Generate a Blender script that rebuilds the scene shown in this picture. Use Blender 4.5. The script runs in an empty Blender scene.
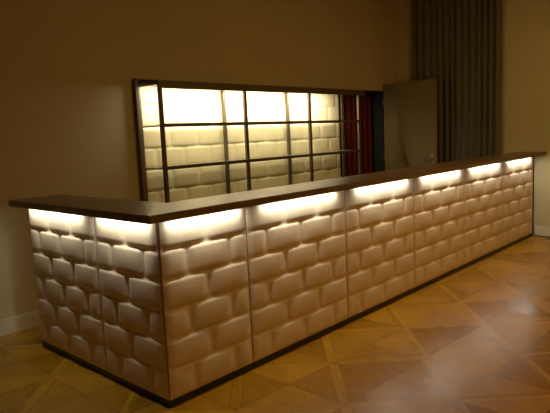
import bpy, bmesh, math, random
from mathutils import Matrix, Vector
random.seed(4)
C = bpy.context.scene.collection
S = bpy.context.scene
PI = math.pi

# ------------------------------------------------------------------ camera
cam_data = bpy.data.cameras.new('camera')
cam = bpy.data.objects.new('camera', cam_data); C.objects.link(cam)
yaw, pitch, roll = 0.821149, 0.127677, -0.045589
fw = Vector((math.sin(yaw)*math.cos(pitch), math.cos(yaw)*math.cos(pitch), -math.sin(pitch)))
rt = Vector((math.cos(yaw), -math.sin(yaw), 0)); up = rt.cross(fw)
cr, sr = math.cos(roll), math.sin(roll)
r2 = rt*cr + up*sr; u2 = -rt*sr + up*cr
M = Matrix((r2, u2, -fw)).transposed().to_4x4()
M.translation = Vector((-1.7603, -2.5246, 1.5230))
cam.matrix_world = M
cam_data.sensor_width = 36.0
cam_data.lens = 556.63/550*36.0
cam_data.clip_end = 60
S.camera = cam

# ------------------------------------------------------------------ world, exposure, room light
S.view_settings.view_transform = 'Standard'
S.view_settings.look = 'None'
S.view_settings.exposure = 0.0
S.view_settings.gamma = 1.0
S.view_settings.use_curve_mapping = False
w = bpy.data.worlds.new('world'); S.world = w; w.use_nodes = True
w.node_tree.nodes['Background'].inputs['Color'].default_value = (1.0, 0.6, 0.28, 1)
w.node_tree.nodes['Background'].inputs['Strength'].default_value = 0.02

def area(name, loc, rot, sx, sy, power, color, parent=None, spread=180):
    d = bpy.data.lights.new(name, 'AREA'); d.shape = 'RECTANGLE'; d.size = sx; d.size_y = sy
    d.energy = power; d.color = color; d.spread = math.radians(spread)
    o = bpy.data.objects.new(name, d); C.objects.link(o)
    o.location = loc; o.rotation_euler = rot
    if parent: o.parent = parent
    return o
WARM = (1.0, 0.60, 0.16)
LED = (0.98, 1.0, 0.90)
LED_BACK = (1.0, 0.92, 0.72)
LED_W = 2.75        # watts per metre of bar strip
BACK_W = 19.0      # watts per metre of shelving strip
area('ceiling_lamp_light', (3.1, -2.4, 3.9), (0, 0, 0), 1.6, 1.6, 54, WARM)

# ------------------------------------------------------------------ materials
def new_mat(name):
    m = bpy.data.materials.new(name); m.use_nodes = True
    return m, m.node_tree, m.node_tree.nodes['Principled BSDF']
def mat(name, col, rough=.5, metal=0., noise=0., scale=8., bump=0., spec=.5, stretch=None, coat=0.):
    m, nt, b = new_mat(name)
    b.inputs['Roughness'].default_value = rough
    b.inputs['Metallic'].default_value = metal
    b.inputs['Specular IOR Level'].default_value = spec
    b.inputs['Coat Weight'].default_value = coat
    b.inputs['Coat Roughness'].default_value = .2
    tc = nt.nodes.new('ShaderNodeTexCoord'); mp = nt.nodes.new('ShaderNodeMapping')
    nt.links.new(tc.outputs['Object'], mp.inputs['Vector'])
    if stretch: mp.inputs['Scale'].default_value = stretch
    n = nt.nodes.new('ShaderNodeTexNoise'); n.inputs['Scale'].default_value = scale
    n.inputs['Detail'].default_value = 5
    nt.links.new(mp.outputs[0], n.inputs['Vector'])
    r = nt.nodes.new('ShaderNodeValToRGB')
    a = [max(0, c*(1-noise)) for c in col]; z = [min(1, c*(1+noise)) for c in col]
    r.color_ramp.elements[0].position = .3; r.color_ramp.elements[1].position = .7
    r.color_ramp.elements[0].color = (*a, 1); r.color_ramp.elements[1].color = (*z, 1)
    nt.links.new(n.outputs['Fac'], r.inputs['Fac']); nt.links.new(r.outputs['Color'], b.inputs['Base Color'])
    if bump:
        bp = nt.nodes.new('ShaderNodeBump'); bp.inputs['Strength'].default_value = bump
        bp.inputs['Distance'].default_value = .002
        nt.links.new(n.outputs['Fac'], bp.inputs['Height']); nt.links.new(bp.outputs[0], b.inputs['Normal'])
    return m
M_wall = mat('wall_paint', (.60, .52, .32), .85, noise=.03, scale=2.5, bump=.05, spec=.2)
M_ceil = mat('ceiling_paint', (.75, .70, .58), .9, noise=.02)
M_base = mat('baseboard_paint', (.70, .66, .50), .45, noise=.02)
M_pad = mat('quilted_cream_leather', (.78, .62, .43), .42, noise=.03, scale=12, bump=.12, spec=.5)
M_backpad = mat('quilted_cream_leather_backbar', (.82, .68, .43), .5, noise=.03, scale=12, bump=.12)
M_frame = mat('dark_brown_board', (.055, .035, .022), .5, noise=.15, scale=20)
M_plinth = mat('black_plinth', (.012, .011, .010), .35, noise=.2)
M_top = mat('dark_walnut_top', (.18, .115, .065), .32, noise=.25, scale=6, stretch=(1, 1, 6), bump=.05, spec=.6)
M_metal = mat('bronze_metal', (.15, .11, .075), .42, metal=.3, noise=.08, scale=30)
M_strip = mat('strip_housing', (.5, .5, .48), .4, metal=.6)
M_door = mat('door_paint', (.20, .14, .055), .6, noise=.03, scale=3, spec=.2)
M_brass = mat('handle_metal', (.35, .27, .15), .35, metal=.9)
M_red = mat('red_curtain_cloth', (.105, .009, .005), .8, noise=.12, scale=25, stretch=(1, 1, .2), spec=.2)
M_dark = mat('dark_door_lining', (.009, .007, .006), .6, noise=.1)
M_curt = mat('grey_curtain_cloth', (.17, .165, .12), .85, noise=.08, scale=40, stretch=(1, 1, .15), spec=.15)
M_black = mat('black_rubber', (.015, .014, .013), .5)
M_cab = mat('brown_lining', (.17, .115, .06), .5, noise=.15, scale=10)

def glass_mat():
    m, nt, b = new_mat('shelf_glass')
    b.inputs['Base Color'].default_value = (.55, .62, .52, 1); b.inputs['Roughness'].default_value = .12
    tr = nt.nodes.new('ShaderNodeBsdfTransparent'); tr.inputs['Color'].default_value = (.93, .95, .90, 1)
    mx = nt.nodes.new('ShaderNodeMixShader'); mx.inputs[0].default_value = .22
    out = nt.nodes['Material Output']
    nt.links.new(tr.outputs[0], mx.inputs[1]); nt.links.new(b.outputs[0], mx.inputs[2]); nt.links.new(mx.outputs[0], out.inputs['Surface'])
    return m
M_glass = glass_mat()
def emit_mat(name, col, s):
    m, nt, b = new_mat(name)
    b.inputs['Base Color'].default_value = (.8, .8, .75, 1)
    b.inputs['Emission Color'].default_value = (*col, 1); b.inputs['Emission Strength'].default_value = s
    return m
M_led = emit_mat('lit_diffuser', LED, 3.0)

def floor_mat():
    m, nt, b = new_mat('panel_parquet'); b.inputs['Specular IOR Level'].default_value = .42
    N, Lk = nt.nodes, nt.links
    def num(x, node, i):
        if isinstance(x, (int, float)): node.inputs[i].default_value = x
        else: Lk.new(x, node.inputs[i])
    def mt(op, a, c=0., d=None):
        n = N.new('ShaderNodeMath'); n.operation = op; num(a, n, 0); num(c, n, 1)
        if d is not None: num(d, n, 2)
        return n.outputs[0]
    tc = N.new('ShaderNodeTexCoord'); sp = N.new('ShaderNodeSeparateXYZ'); Lk.new(tc.outputs['Object'], sp.inputs[0])
    X, Y = sp.outputs[0], sp.outputs[1]
    th = math.radians(45-1.5); c, s = math.cos(th), math.sin(th)
    U = mt('ADD', mt('MULTIPLY', X, c), mt('MULTIPLY', Y, s))
    V = mt('ADD', mt('MULTIPLY', X, -s), mt('MULTIPLY', Y, c))
    u = mt('DIVIDE', mt('ADD', U, .06), .588); v = mt('DIVIDE', mt('ADD', V, .37), .622)
    iu, iv = mt('FLOOR', u), mt('FLOOR', v)
    a = mt('SUBTRACT', mt('SUBTRACT', u, iu), .5); bb = mt('SUBTRACT', mt('SUBTRACT', v, iv), .5)
    aa, ab = mt('ABSOLUTE', a), mt('ABSOLUTE', bb)
    mx = mt('MAXIMUM', aa, ab)
    band = mt('GREATER_THAN', mx, .445)
    horiz = mt('GREATER_THAN', aa, ab)                       # which pair of triangles
    sgn = mt('ADD', mt('MULTIPLY', mt('GREATER_THAN', a, 0.), horiz), mt('MULTIPLY', mt('GREATER_THAN', bb, 0.), mt('SUBTRACT', 1., horiz)))
    piece = mt('ADD', mt('ADD', mt('MULTIPLY', horiz, 3.1), mt('MULTIPLY', sgn, 7.7)), mt('MULTIPLY', band, 17.3))
    # boards inside each triangle
    par = mt('MULTIPLY', mt('ADD', mt('MULTIPLY', a, mt('SUBTRACT', 1., horiz)), mt('MULTIPLY', bb, horiz)), 7.)
    ip = mt('FLOOR', par)
    cv = N.new('ShaderNodeCombineXYZ')
    Lk.new(mt('ADD', iu, mt('MULTIPLY', piece, .37)), cv.inputs[0]); Lk.new(mt('ADD', iv, piece), cv.inputs[1])
    wn = N.new('ShaderNodeTexWhiteNoise'); wn.noise_dimensions = '3D'; Lk.new(cv.outputs[0], wn.inputs['Vector'])
    cv2 = N.new('ShaderNodeCombineXYZ')
    Lk.new(iu, cv2.inputs[0]); Lk.new(iv, cv2.inputs[1]); Lk.new(mt('ADD', ip, piece), cv2.inputs[2])
    wn2 = N.new('ShaderNodeTexWhiteNoise'); Lk.new(cv2.outputs[0], wn2.inputs['Vector'])
    # grain
    gx = N.new('ShaderNodeCombineXYZ')
    g1 = mt('ADD', mt('MULTIPLY', U, mt('ADD', 4., mt('MULTIPLY', horiz, 14.))), mt('MULTIPLY', wn2.outputs[0], 20.))
    g2 = mt('MULTIPLY', V, mt('ADD', 18., mt('MULTIPLY', horiz, -14.)))
    Lk.new(g1, gx.inputs[0]); Lk.new(g2, gx.inputs[1])
    gn = N.new('ShaderNodeTexNoise'); gn.inputs['Scale'].default_value = 1.; gn.inputs['Detail'].default_value = 4
    Lk.new(gx.outputs[0], gn.inputs['Vector'])
    big = N.new('ShaderNodeTexNoise'); big.inputs['Scale'].default_value = 1.6; Lk.new(tc.outputs['Object'], big.inputs['Vector'])
    val = mt('ADD', mt('ADD', mt('ADD', .06, mt('MULTIPLY', wn.outputs[0], .28)), mt('MULTIPLY', wn2.outputs[0], .12)), mt('MULTIPLY', gn.outputs[0], .26))
    val = mt('ADD', val, mt('MULTIPLY', mt('SUBTRACT', big.outputs[0], .5), .35))
    val = mt('ADD', val, mt('MULTIPLY', band, .12))
    rp = N.new('ShaderNodeValToRGB'); Lk.new(val, rp.inputs[0])
    rp.color_ramp.elements[0].position = .1; rp.color_ramp.elements[0].color = (.22, .090, .004, 1)
    rp.color_ramp.elements[1].position = .85; rp.color_ramp.elements[1].color = (.54, .275, .010, 1)
    # joints
    d1 = mt('ABSOLUTE', mt('SUBTRACT', mx, .445)); d2 = mt('MULTIPLY', mt('ABSOLUTE', mt('SUBTRACT', aa, ab)), .7)
    d2 = mt('ADD', d2, mt('MULTIPLY', band, .0))
    d3 = mt('SUBTRACT', .5, mx)
    d4 = mt('ADD', mt('MULTIPLY', mt('MINIMUM', mt('SUBTRACT', par, ip), mt('SUBTRACT', 1., mt('SUBTRACT', par, ip))), .30), mt('MULTIPLY', band, 1.))
    d = mt('MINIMUM', mt('MINIMUM', d1, d2), mt('MINIMUM', mt('ADD', d3, .003), mt('ADD', d4, .004)))
    ln = mt('LESS_THAN', d, .0055)
    mxn = N.new('ShaderNodeMix'); mxn.data_type = 'RGBA'
    Lk.new(mt('MULTIPLY', ln, .6), mxn.inputs['Factor']); Lk.new(rp.outputs[0], mxn.inputs['A']); mxn.inputs['B'].default_value = (.13, .055, .015, 1)
    Lk.new(mxn.outputs['Result'], b.inputs['Base Color'])
    Lk.new(mt('ADD', .20, mt('ADD', mt('MULTIPLY', gn.outputs[0], .08), mt('MULTIPLY', wn.outputs[0], .10))), b.inputs['Roughness'])
    bp = N.new('ShaderNodeBump'); bp.inputs['Strength'].default_value = .25; bp.inputs['Distance'].default_value = .002
    Lk.new(mt('SUBTRACT', mt('MULTIPLY', gn.outputs[0], .06), ln), bp.inputs['Height']); Lk.new(bp.outputs[0], b.inputs['Normal'])
    return m
M_floor = floor_mat()

# ------------------------------------------------------------------ helpers
def bx(bm, x0, x1, y0, y1, z0, z1, bev=0.):
    r = bmesh.ops.create_cube(bm, size=1)
    vs = r['verts']
    for v in vs:
        v.co = Vector(((x0+x1)/2+v.co.x*(x1-x0), (y0+y1)/2+v.co.y*(y1-y0), (z0+z1)/2+v.co.z*(z1-z0)))
    if bev:
        es = {e for v in vs for e in v.link_edges}
        bmesh.ops.bevel(bm, geom=list(es), offset=bev, segments=2, affect='EDGES')
def obj(name, bm, m, parent=None, smooth=False, inv=None):
    me = bpy.data.meshes.new(name); bm.normal_update(); bm.to_mesh(me); bm.free()
    me.materials.append(m)
    if smooth:
        for p in me.polygons: p.use_smooth = True
    o = bpy.data.objects.new(name, me); C.objects.link(o)
    if parent: o.parent = parent
    return o
def box(name, m, x0, x1, y0, y1, z0, z1, parent=None, bev=0.):
    bm = bmesh.new(); bx(bm, x0, x1, y0, y1, z0, z1, bev); return obj(name, bm, m, parent)
def thing(name, label, cat, loc=(0, 0, 0), rz=0, group=None):
    o = bpy.data.objects.new(name, None); C.objects.link(o); o.empty_display_size = .1
    o.location = loc; o.rotation_euler = (0, 0, rz); o['label'] = label; o['category'] = cat
    if group: o['group'] = group
    return o
def tag(o, label, cat, group=None):
    o['label'] = label; o['category'] = cat
    if group: o['group'] = group
    return o
def struct(o):
    o['kind'] = 'structure'; return o
def tube(bm, pts, r, seg=10):
    rings = []
    n = len(pts)
    for i, p in enumerate(pts):
        p = Vector(p); t = (Vector(pts[min(i+1, n-1)])-Vector(pts[max(i-1, 0)])).normalized()
        a = t.cross(Vector((0, 0, 1)));
        if a.length < .1: a = t.cross(Vector((1, 0, 0)))
        a.normalize(); b = t.cross(a)
        rings.append([bm.verts.new(p+a*math.cos(2*PI*k/seg)*r+b*math.sin(2*PI*k/seg)*r) for k in range(seg)])
    for i in range(n-1):
        for k in range(seg):
            bm.faces.new((rings[i][k], rings[i][(k+1) % seg], rings[i+1][(k+1) % seg], rings[i+1][k]))
    bm.faces.new(rings[0][::-1]); bm.faces.new(rings[-1])
    bmesh.ops.recalc_face_normals(bm, faces=bm.faces)

def quilted(x0, x1, z0, z1, rows, top_seams, alt_seams, amp=.016, back=.012, R=.030, nx=None, edge=True, first_alt=False):
    """Padded panel facing -Y on the plane y=0, brick-shaped cushions in running bond.
    top_seams / alt_seams: x positions of the upright seams in odd and even rows (from the top)."""
    nx = nx or max(20, int((x1-x0)/.011)); rh = (z1-z0)/rows; per = 22; nz = rows*per
    def h(x, z):
        k = min(rows-1, max(0, int((z1-z)/rh)))
        seams = ([x0]+list(alt_seams if (k % 2) ^ first_alt else top_seams)+[x1])
        for i in range(len(seams)-1):
            if x <= seams[i+1]+1e-9: break
        a, b = seams[i], seams[i+1]; t, bt = z1-k*rh, z1-(k+1)*rh
        dx = max(0., min(x-a, b-x)-.003)*.52; dz = min((t-z)*1.5, (z-bt)*.8)
        rr = .034; r_ = min(R, (b-a)*.34)
        # distance to a rounded rectangle
        qx, qz = rr-dx, rr-dz
        d = rr-math.hypot(max(qx, 0), max(qz, 0)) if (qx > 0 and qz > 0) else min(dx, dz)
        d = max(0., d-.0015)
        s = min(1., d/r_)
        e = 1-(1-s)**2.5
        dome = max(0, 1-((x-(a+b)/2)/((b-a)/2))**2)*max(0, 1-((z-(t+bt)/2)/(rh/2))**2)
        return amp*(.66*e+.34*dome)*(min(1, .55+(b-a)*1.6))
    bm = bmesh.new(); g = []
    xs = [x0+(x1-x0)*i/nx for i in range(nx+1)]; zs = [z0+(z1-z0)*j/nz for j in range(nz+1)]
    for z in zs: g.append([bm.verts.new((x, -h(x, z), z)) for x in xs])
    for j in range(nz):
        for i in range(nx): bm.faces.new((g[j][i], g[j][i+1], g[j+1][i+1], g[j+1][i]))
    # sides and back so the pad is solid
    loop = g[0]+[r[-1] for r in g[1:]]+g[-1][-2::-1]+[r[0] for r in g[-2:0:-1]]
    bk = [bm.verts.new((v.co.x, back, v.co.z)) for v in loop]
    n = len(loop)
    for i in range(n): bm.faces.new((loop[(i+1) % n], loop[i], bk[i], bk[(i+1) % n]))
    bm.faces.new(bk[::-1])
    return bm

# ------------------------------------------------------------------ setting
XR, YB, ZC = 6.11, 2.12, 4.3            # right wall, back wall, ceiling
XL, YF = -4.2, -5.6
DL, DR, DT = 1.355, 5.80, 2.115           # doorway
struct(box('floor', M_floor, XL-.2, XR+.2, YF-.2, YB+1.2, -.1, 0))
struct(box('ceiling', M_ceil, XL-.2, XR+.2, YF-.2, YB+1.2, ZC, ZC+.1))
bm = bmesh.new()
bx(bm, XL-.2, DL, YB, YB+.3, 0, ZC); bx(bm, DR, XR+.2, YB, YB+.3, 0, ZC); bx(bm, DL, DR, YB, YB+.3, DT, ZC)
struct(obj('wall_back', bm, M_wall))
struct(box('wall_right', M_wall, XR, XR+.2, YF-.2, YB, 0, ZC))
struct(box('wall_left', M_wall, XL-.2, XL, YF-.2, YB, 0, ZC))
struct(box('wall_front', M_wall, XL, XR, YF-.2, YF, 0, ZC))
def baseboard(name, x0, x1, y0, y1, axis):
    bm = bmesh.new(); bx(bm, x0, x1, y0, y1, 0, .115, .002)
    if axis == 'x': bx(bm, x0, x1, y0+.007, y1, .115, .138, .004)
    else: bx(bm, x0+.007, x1, y0, y1, .115, .138, .004)
    return struct(obj(name, bm, M_base))
baseboard('baseboard_back', XL, DL-.09, YB-.018, YB, 'x')
baseboard('baseboard_right', XR-.018, XR, YF, -.02, 'y')
# lining of the wide doorway
bm = bmesh.new(); bx(bm, DL-.04, DL, YB-.045, YB, 0, DT, .004)
struct(obj('trim_1', bm, M_cab))
bm = bmesh.new(); bx(bm, DR-.03, DR, YB+.005, YB+.6, 0, DT); bx(bm, DL, DR-.03, YB+.005, YB+.6, DT-.025, DT)
struct(obj('trim_2', bm, M_dark))
struct(box('wall_niche', M_dark, DL-.1, DR+.1, YB+.62, YB+.7, 0, DT+.2))
bm = bmesh.new(); bx(bm, DL-.06, DL, YB+.3, YB+.62, 0, DT); bx(bm, DR, DR+.06, YB+.3, YB+.62, 0, DT)
bx(bm, DL-.06, DR+.06, YB+.3, YB+.62, DT, DT+.06); struct(obj('trim_3', bm, M_dark))

# ------------------------------------------------------------------ bar units
CW, PW, SW = .6730, 1.0748, .955
HB, Z0 = 1.10, .045
def bar_unit(label, width, bricks, loc, rz, inner0=0., led=(.13, .87), filler=0.):
    """local frame: front on y=0 facing -Y, runs along +X"""
    t = thing('bar_unit', label, 'bar counter unit', loc, rz, 'padded units of the bar')
    g = .003
    bw = (width-2*g)/bricks
    full = [g+bw*i for i in range(1, bricks)]
    if bricks == 3: alt = [g+bw*(i+.5) for i in range(bricks)]
    else: alt = [g+bw*.56, g+bw*1.55]
    obj('padded_front', quilted(g, width-g, Z0+.002, HB-.012, 6, full, alt), M_pad, t, True)
    bm = bmesh.new()
    bx(bm, inner0+.001, width-.001, .013, .028, Z0, HB)                                # board behind the padding
    bx(bm, inner0+.001, inner0+.019, .028, .22, Z0, HB); bx(bm, width-.019, width-.001, .028, .22, Z0, HB)
    bx(bm, .0002, g-.0006, .002, .013, Z0, HB-.012); bx(bm, width-g+.0006, width-.0002, .002, .013, Z0, HB-.012)   # dark stiles between the pads
    bx(bm, inner0+.019, width-.019, .028, .22, Z0, Z0+.018); bx(bm, inner0+.019, width-.019, .028, .20, .58, .598)
    if filler: bx(bm, width, width+filler, .004, .22, Z0, HB)
    obj('carcass', bm, M_frame, t)
    box('plinth', M_plinth, inner0 if inner0 else .004, width+filler, .006, .21, 0, Z0-.001, t)
    a, b = width*led[0], width*led[1]
    h = box('light_strip', M_strip, a, b, -.058, -.032, HB-.012, HB, t)
    box('diffuser', M_led, a+.004, b-.004, -.056, -.034, HB-.015, HB-.012, h)
    area('bar_strip_light', ((a+b)/2, -.045, HB-.0165), (math.radians(4), 0, 0), b-a, .02, LED_W*(b-a), LED, t)
    return t
def corner_unit():
    t = thing('corner_bar_unit', 'narrow cream padded corner unit where the long and short sides of the bar meet', 'bar counter unit', (0, 0, 0), 0, 'padded units of the bar')
    for rz, y0, l0, l1 in ((0, 0, .08, .90), (-PI/2, CW, .10, .92)):
        mtx = Matrix.Translation((0, y0, 0)) @ Matrix.Rotation(rz, 4, 'Z')
        g = .003; bw = (CW-2*g)/2
        ad = [g+bw*.56, g+bw*1.55]
        bm = quilted(g, CW-g, Z0+.002, HB-.012, 6, [g+bw], ad); bm.transform(mtx)
        obj('padded_front', bm, M_pad, t, True)
        a, b = CW*l0, CW*l1
        bm = bmesh.new(); bx(bm, a, b, -.058, -.032, HB-.012, HB); bm.transform(mtx); h = obj('light_strip', bm, M_strip, t)
        bm = bmesh.new(); bx(bm, a+.004, b-.004, -.056, -.034, HB-.015, HB-.012); bm.transform(mtx); obj('diffuser', bm, M_led, h)
        o = area('bar_strip_light', (0, 0, 0), (0, 0, 0), b-a, .02, LED_W*(b-a), LED, t)
        o.matrix_local = mtx @ Matrix.Translation(((a+b)/2, -.045, HB-.0165)) @ Matrix.Rotation(math.radians(4), 4, 'X')
    bm = bmesh.new()
    for k in (0, 1):
        for xx in ((.0, .0028) if k == 0 else (0.003, .0028), (CW-.0025, CW-.0002)):
            p = (xx[0], xx[1], .0, .0125) if k == 0 else (.0, .0125, xx[0], xx[1])
            if p[0] < p[1] and p[2] < p[3]: bx(bm, *p, Z0, HB-.012)
    bx(bm, .0125, CW-.001, .0125, .028, Z0, HB); bx(bm, .0125, .028, .028, CW-.001, Z0, HB)
    bx(bm, .21, CW-.001, .205, .22, Z0, HB); bx(bm, .205, .22, .22, CW-.001, Z0, HB)
    bx(bm, CW-.019, CW-.001, .028, .205, Z0, HB); bx(bm, .028, .205, CW-.019, CW-.001, Z0, HB)
    obj('carcass', bm, M_frame, t)
    bm = bmesh.new(); bx(bm, .006, CW, .006, .21, 0, Z0-.001); bx(bm, .006, .21, .21, CW, 0, Z0-.001)
    obj('plinth', bm, M_plinth, t)
corner_unit()
desc = ['first full width cream padded unit of the long side, next to the narrow corner unit',
        'second full width cream padded unit along the long side of the bar',
        'third full width cream padded unit, midway along the long side of the bar',
        'cream padded unit second from the right wall on the long side of the bar',
        'cream padded unit farthest along the long side, touching the right wall']
for i in range(5):
    bar_unit(desc[i], PW, 3, (CW+PW*i, 0, 0), 0, filler=.062 if i == 4 else 0.)
# the short side: local +X runs towards the corner (world -Y), front faces world -X
bar_unit('full width cream padded unit at the free left end of the short side', SW, 3, (0, CW+SW, 0), -PI/2, led=(.07, .87))

bm = bmesh.new()
o_, inn, end, zt = .152, .25, CW+SW-.045, HB+.045
ring = [(-o_, end), (-o_, -o_), (XR-.001, -o_), (XR-.001, inn), (inn, inn), (inn, end)]
lo = [bm.verts.new((x, y, HB+.001)) for x, y in ring]; hi = [bm.verts.new((x, y, zt)) for x, y in ring]
bm.faces.new(lo[::-1]); bm.faces.new(hi)
for i in range(6): bm.faces.new((lo[i], lo[(i+1) % 6], hi[(i+1) % 6], hi[i]))
bmesh.ops.recalc_face_normals(bm, faces=bm.faces)
bmesh.ops.bevel(bm, geom=list(bm.edges), offset=.003, segments=2, affect='EDGES')
tag(obj('bar_worktop', bm, M_top), 'long dark brown L-shaped bar top resting on the cream padded units', 'bar top')

# ------------------------------------------------------------------ shelving in the doorway
SH = thing('bar_shelving', 'tall lit bottle shelving with bronze posts before a cream padded back in the doorway', 'shelving', (1.46, 1.9, 0))
sx, sy = 1.46, 1.9
def L(x): return x-sx
PX = [1.465, 2.585, 3.70, 4.775]
RX = [1.465, 2.6, 3.70, 4.89]
P = .04
bm = bmesh.new(); bx(bm, 1.43-sx, 4.91-sx, -.03, -.018, 2.010, 2.082); bx(bm, 1.43-sx, 4.91-sx, -.018, .376, 2.067, 2.082)
bx(bm, 1.43-sx, 1.442-sx, -.018, .376, 2.045, 2.067)
obj('canopy', bm, M_metal, SH)
for x in PX:
    bm = bmesh.new(); bx(bm, L(x)-P/2, L(x)+P/2, -.015, .015, 0, 2.067, .002); obj('post', bm, M_metal, SH)
for x in RX:
    bm = bmesh.new(); bx(bm, L(x)-P/2, L(x)+P/2, .345, .375, 0, 2.067, .002); obj('post', bm, M_metal, SH)
for z in (1.665, 1.255, .62):
    s_ = box('shelf', M_glass, L(1.445), L(4.775), -.003, .342, z, z+.010, SH)
    bm = bmesh.new()
    bx(bm, L(1.43), L(4.79), -.024, -.006, z-.020, z+.014, .001)
    for x in (1.4375, 2.575, 3.685, 4.765): bx(bm, L(x)-.0075, L(x)+.0075, -.006, .343, z-.014, z-.001)
    obj('rail', bm, M_metal, s_)
bk = quilted(1.475, 4.865, .12, 2.1, 9, [1.475+.3667*i for i in range(1, 9)]+[4.775], [1.475+.3667*(i+.5) for i in range(9)]+[4.775][:0], amp=.016, nx=220)
for v in bk.verts: v.co += Vector((-sx, .395, 0))
obj('padded_back', bk, M_backpad, SH, True)
box('backing_board', M_frame, L(1.47), L(4.87), .41, .425, 0, 2.1, SH)
box('side_board', M_metal, L(1.43), L(1.444), .36, .42, 0, 2.044, SH)
st = box('light_strip', M_strip, L(1.52), L(4.45), .07, .10, 2.052, 2.067, SH)
box('diffuser', M_led, L(1.525), L(4.445), .072, .098, 2.048, 2.052, st)
area('shelf_strip_light', (L(2.985), .085, 2.046), (math.radians(20), 0, 0), 2.92, .024, BACK_W*2.92, LED_BACK, SH)

# red curtain in the open part of the doorway
def drape(name, m, n, length, z0, z1, amp, folds, axis, seed, parent=None, taper=.0, thick=.003):
    rnd = random.Random(seed); ph = [rnd.uniform(.7, 1.3) for _ in range(200)]
    cum = [0]
    for i in range(folds): cum.append(cum[-1]+ph[i])
    tot = cum[-1]; bm = bmesh.new(); g = []
    zz = 14
    def prof(s, z):
        q = s*tot
        for i in range(folds):
            if q <= cum[i+1]+1e-9: break
        f = (q-cum[i])/ph[i]
        A = amp*(.55+.45*ph[(i+7) % 60]/1.3)
        return A*math.cos(2*PI*f)+amp*.25*math.cos(4*PI*f+ph[i]*3)+.15*amp*math.sin(3*z+s*20)
    for j in range(zz+1):
        z = z0+(z1-z0)*j/zz
        g.append([bm.verts.new((s/n*length, prof(s/n, z), z)) for s in range(n+1)])
    for j in range(zz):
        for i in range(n): bm.faces.new((g[j][i], g[j][i+1], g[j+1][i+1], g[j+1][i]))
    o = obj(name, bm, m, parent, True)
    md = o.modifiers.new('thickness', 'SOLIDIFY'); md.thickness = thick; md.offset = 0
    return o
rc = drape('red_curtain', M_red, 140, .80, .02, 2.10, .012, 6, 'x', 3)
rc.location = (4.925, 2.30, 0)
tag(rc, 'dark red curtain hanging in the doorway right of the lit shelving', 'curtain')

# ------------------------------------------------------------------ open door leaf against the right wall
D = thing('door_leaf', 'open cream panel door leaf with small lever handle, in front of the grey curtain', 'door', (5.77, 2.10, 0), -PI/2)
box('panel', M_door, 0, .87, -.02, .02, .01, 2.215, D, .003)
h = box('lock_plate', M_brass, (.785), .815, -.024, -.02, .98, 1.16, D, .001)
bm = bmesh.new(); tube(bm, [(.80, -.02, 1.07), (.80, -.06, 1.07), (.785, -.068, 1.07), (.69, -.068, 1.07)], .009)
obj('lever', bm, M_brass, h, True)
for z in (.25, 1.1, 1.95):
    bm = bmesh.new(); tube(bm, [(-.006, -.02, z-.05), (-.006, -.02, z+.05)], .008); obj('hinge', bm, M_brass, D, True)

# grey curtains covering the right wall
gc = drape('window_curtain', M_curt, 420, 1.36, .02, ZC-.06, .032, 14, 'y', 11)
gc.location = (6.055, 1.785, 0); gc.rotation_euler = (0, 0, -PI/2)
tag(gc, 'tall grey green pleated curtain on the right wall behind the open door', 'curtain')
bm = bmesh.new(); tube(bm, [(6.055, 1.84, ZC-.045), (6.055, .36, ZC-.045)], .012)
tag(obj('curtain_rail', bm, M_brass, None, True), 'thin curtain rail under the ceiling above the grey curtain', 'curtain rail')

# cable at the foot of the right wall
bm = bmesh.new(); pts = [(6.075-.012*math.sin(k*.9)**2, -.03-.09*k, .008) for k in range(30)]
tube(bm, pts, .006)
tag(obj('power_cable', bm, M_black, None, True), 'thin black cable lying along the foot of the right wall', 'cable')
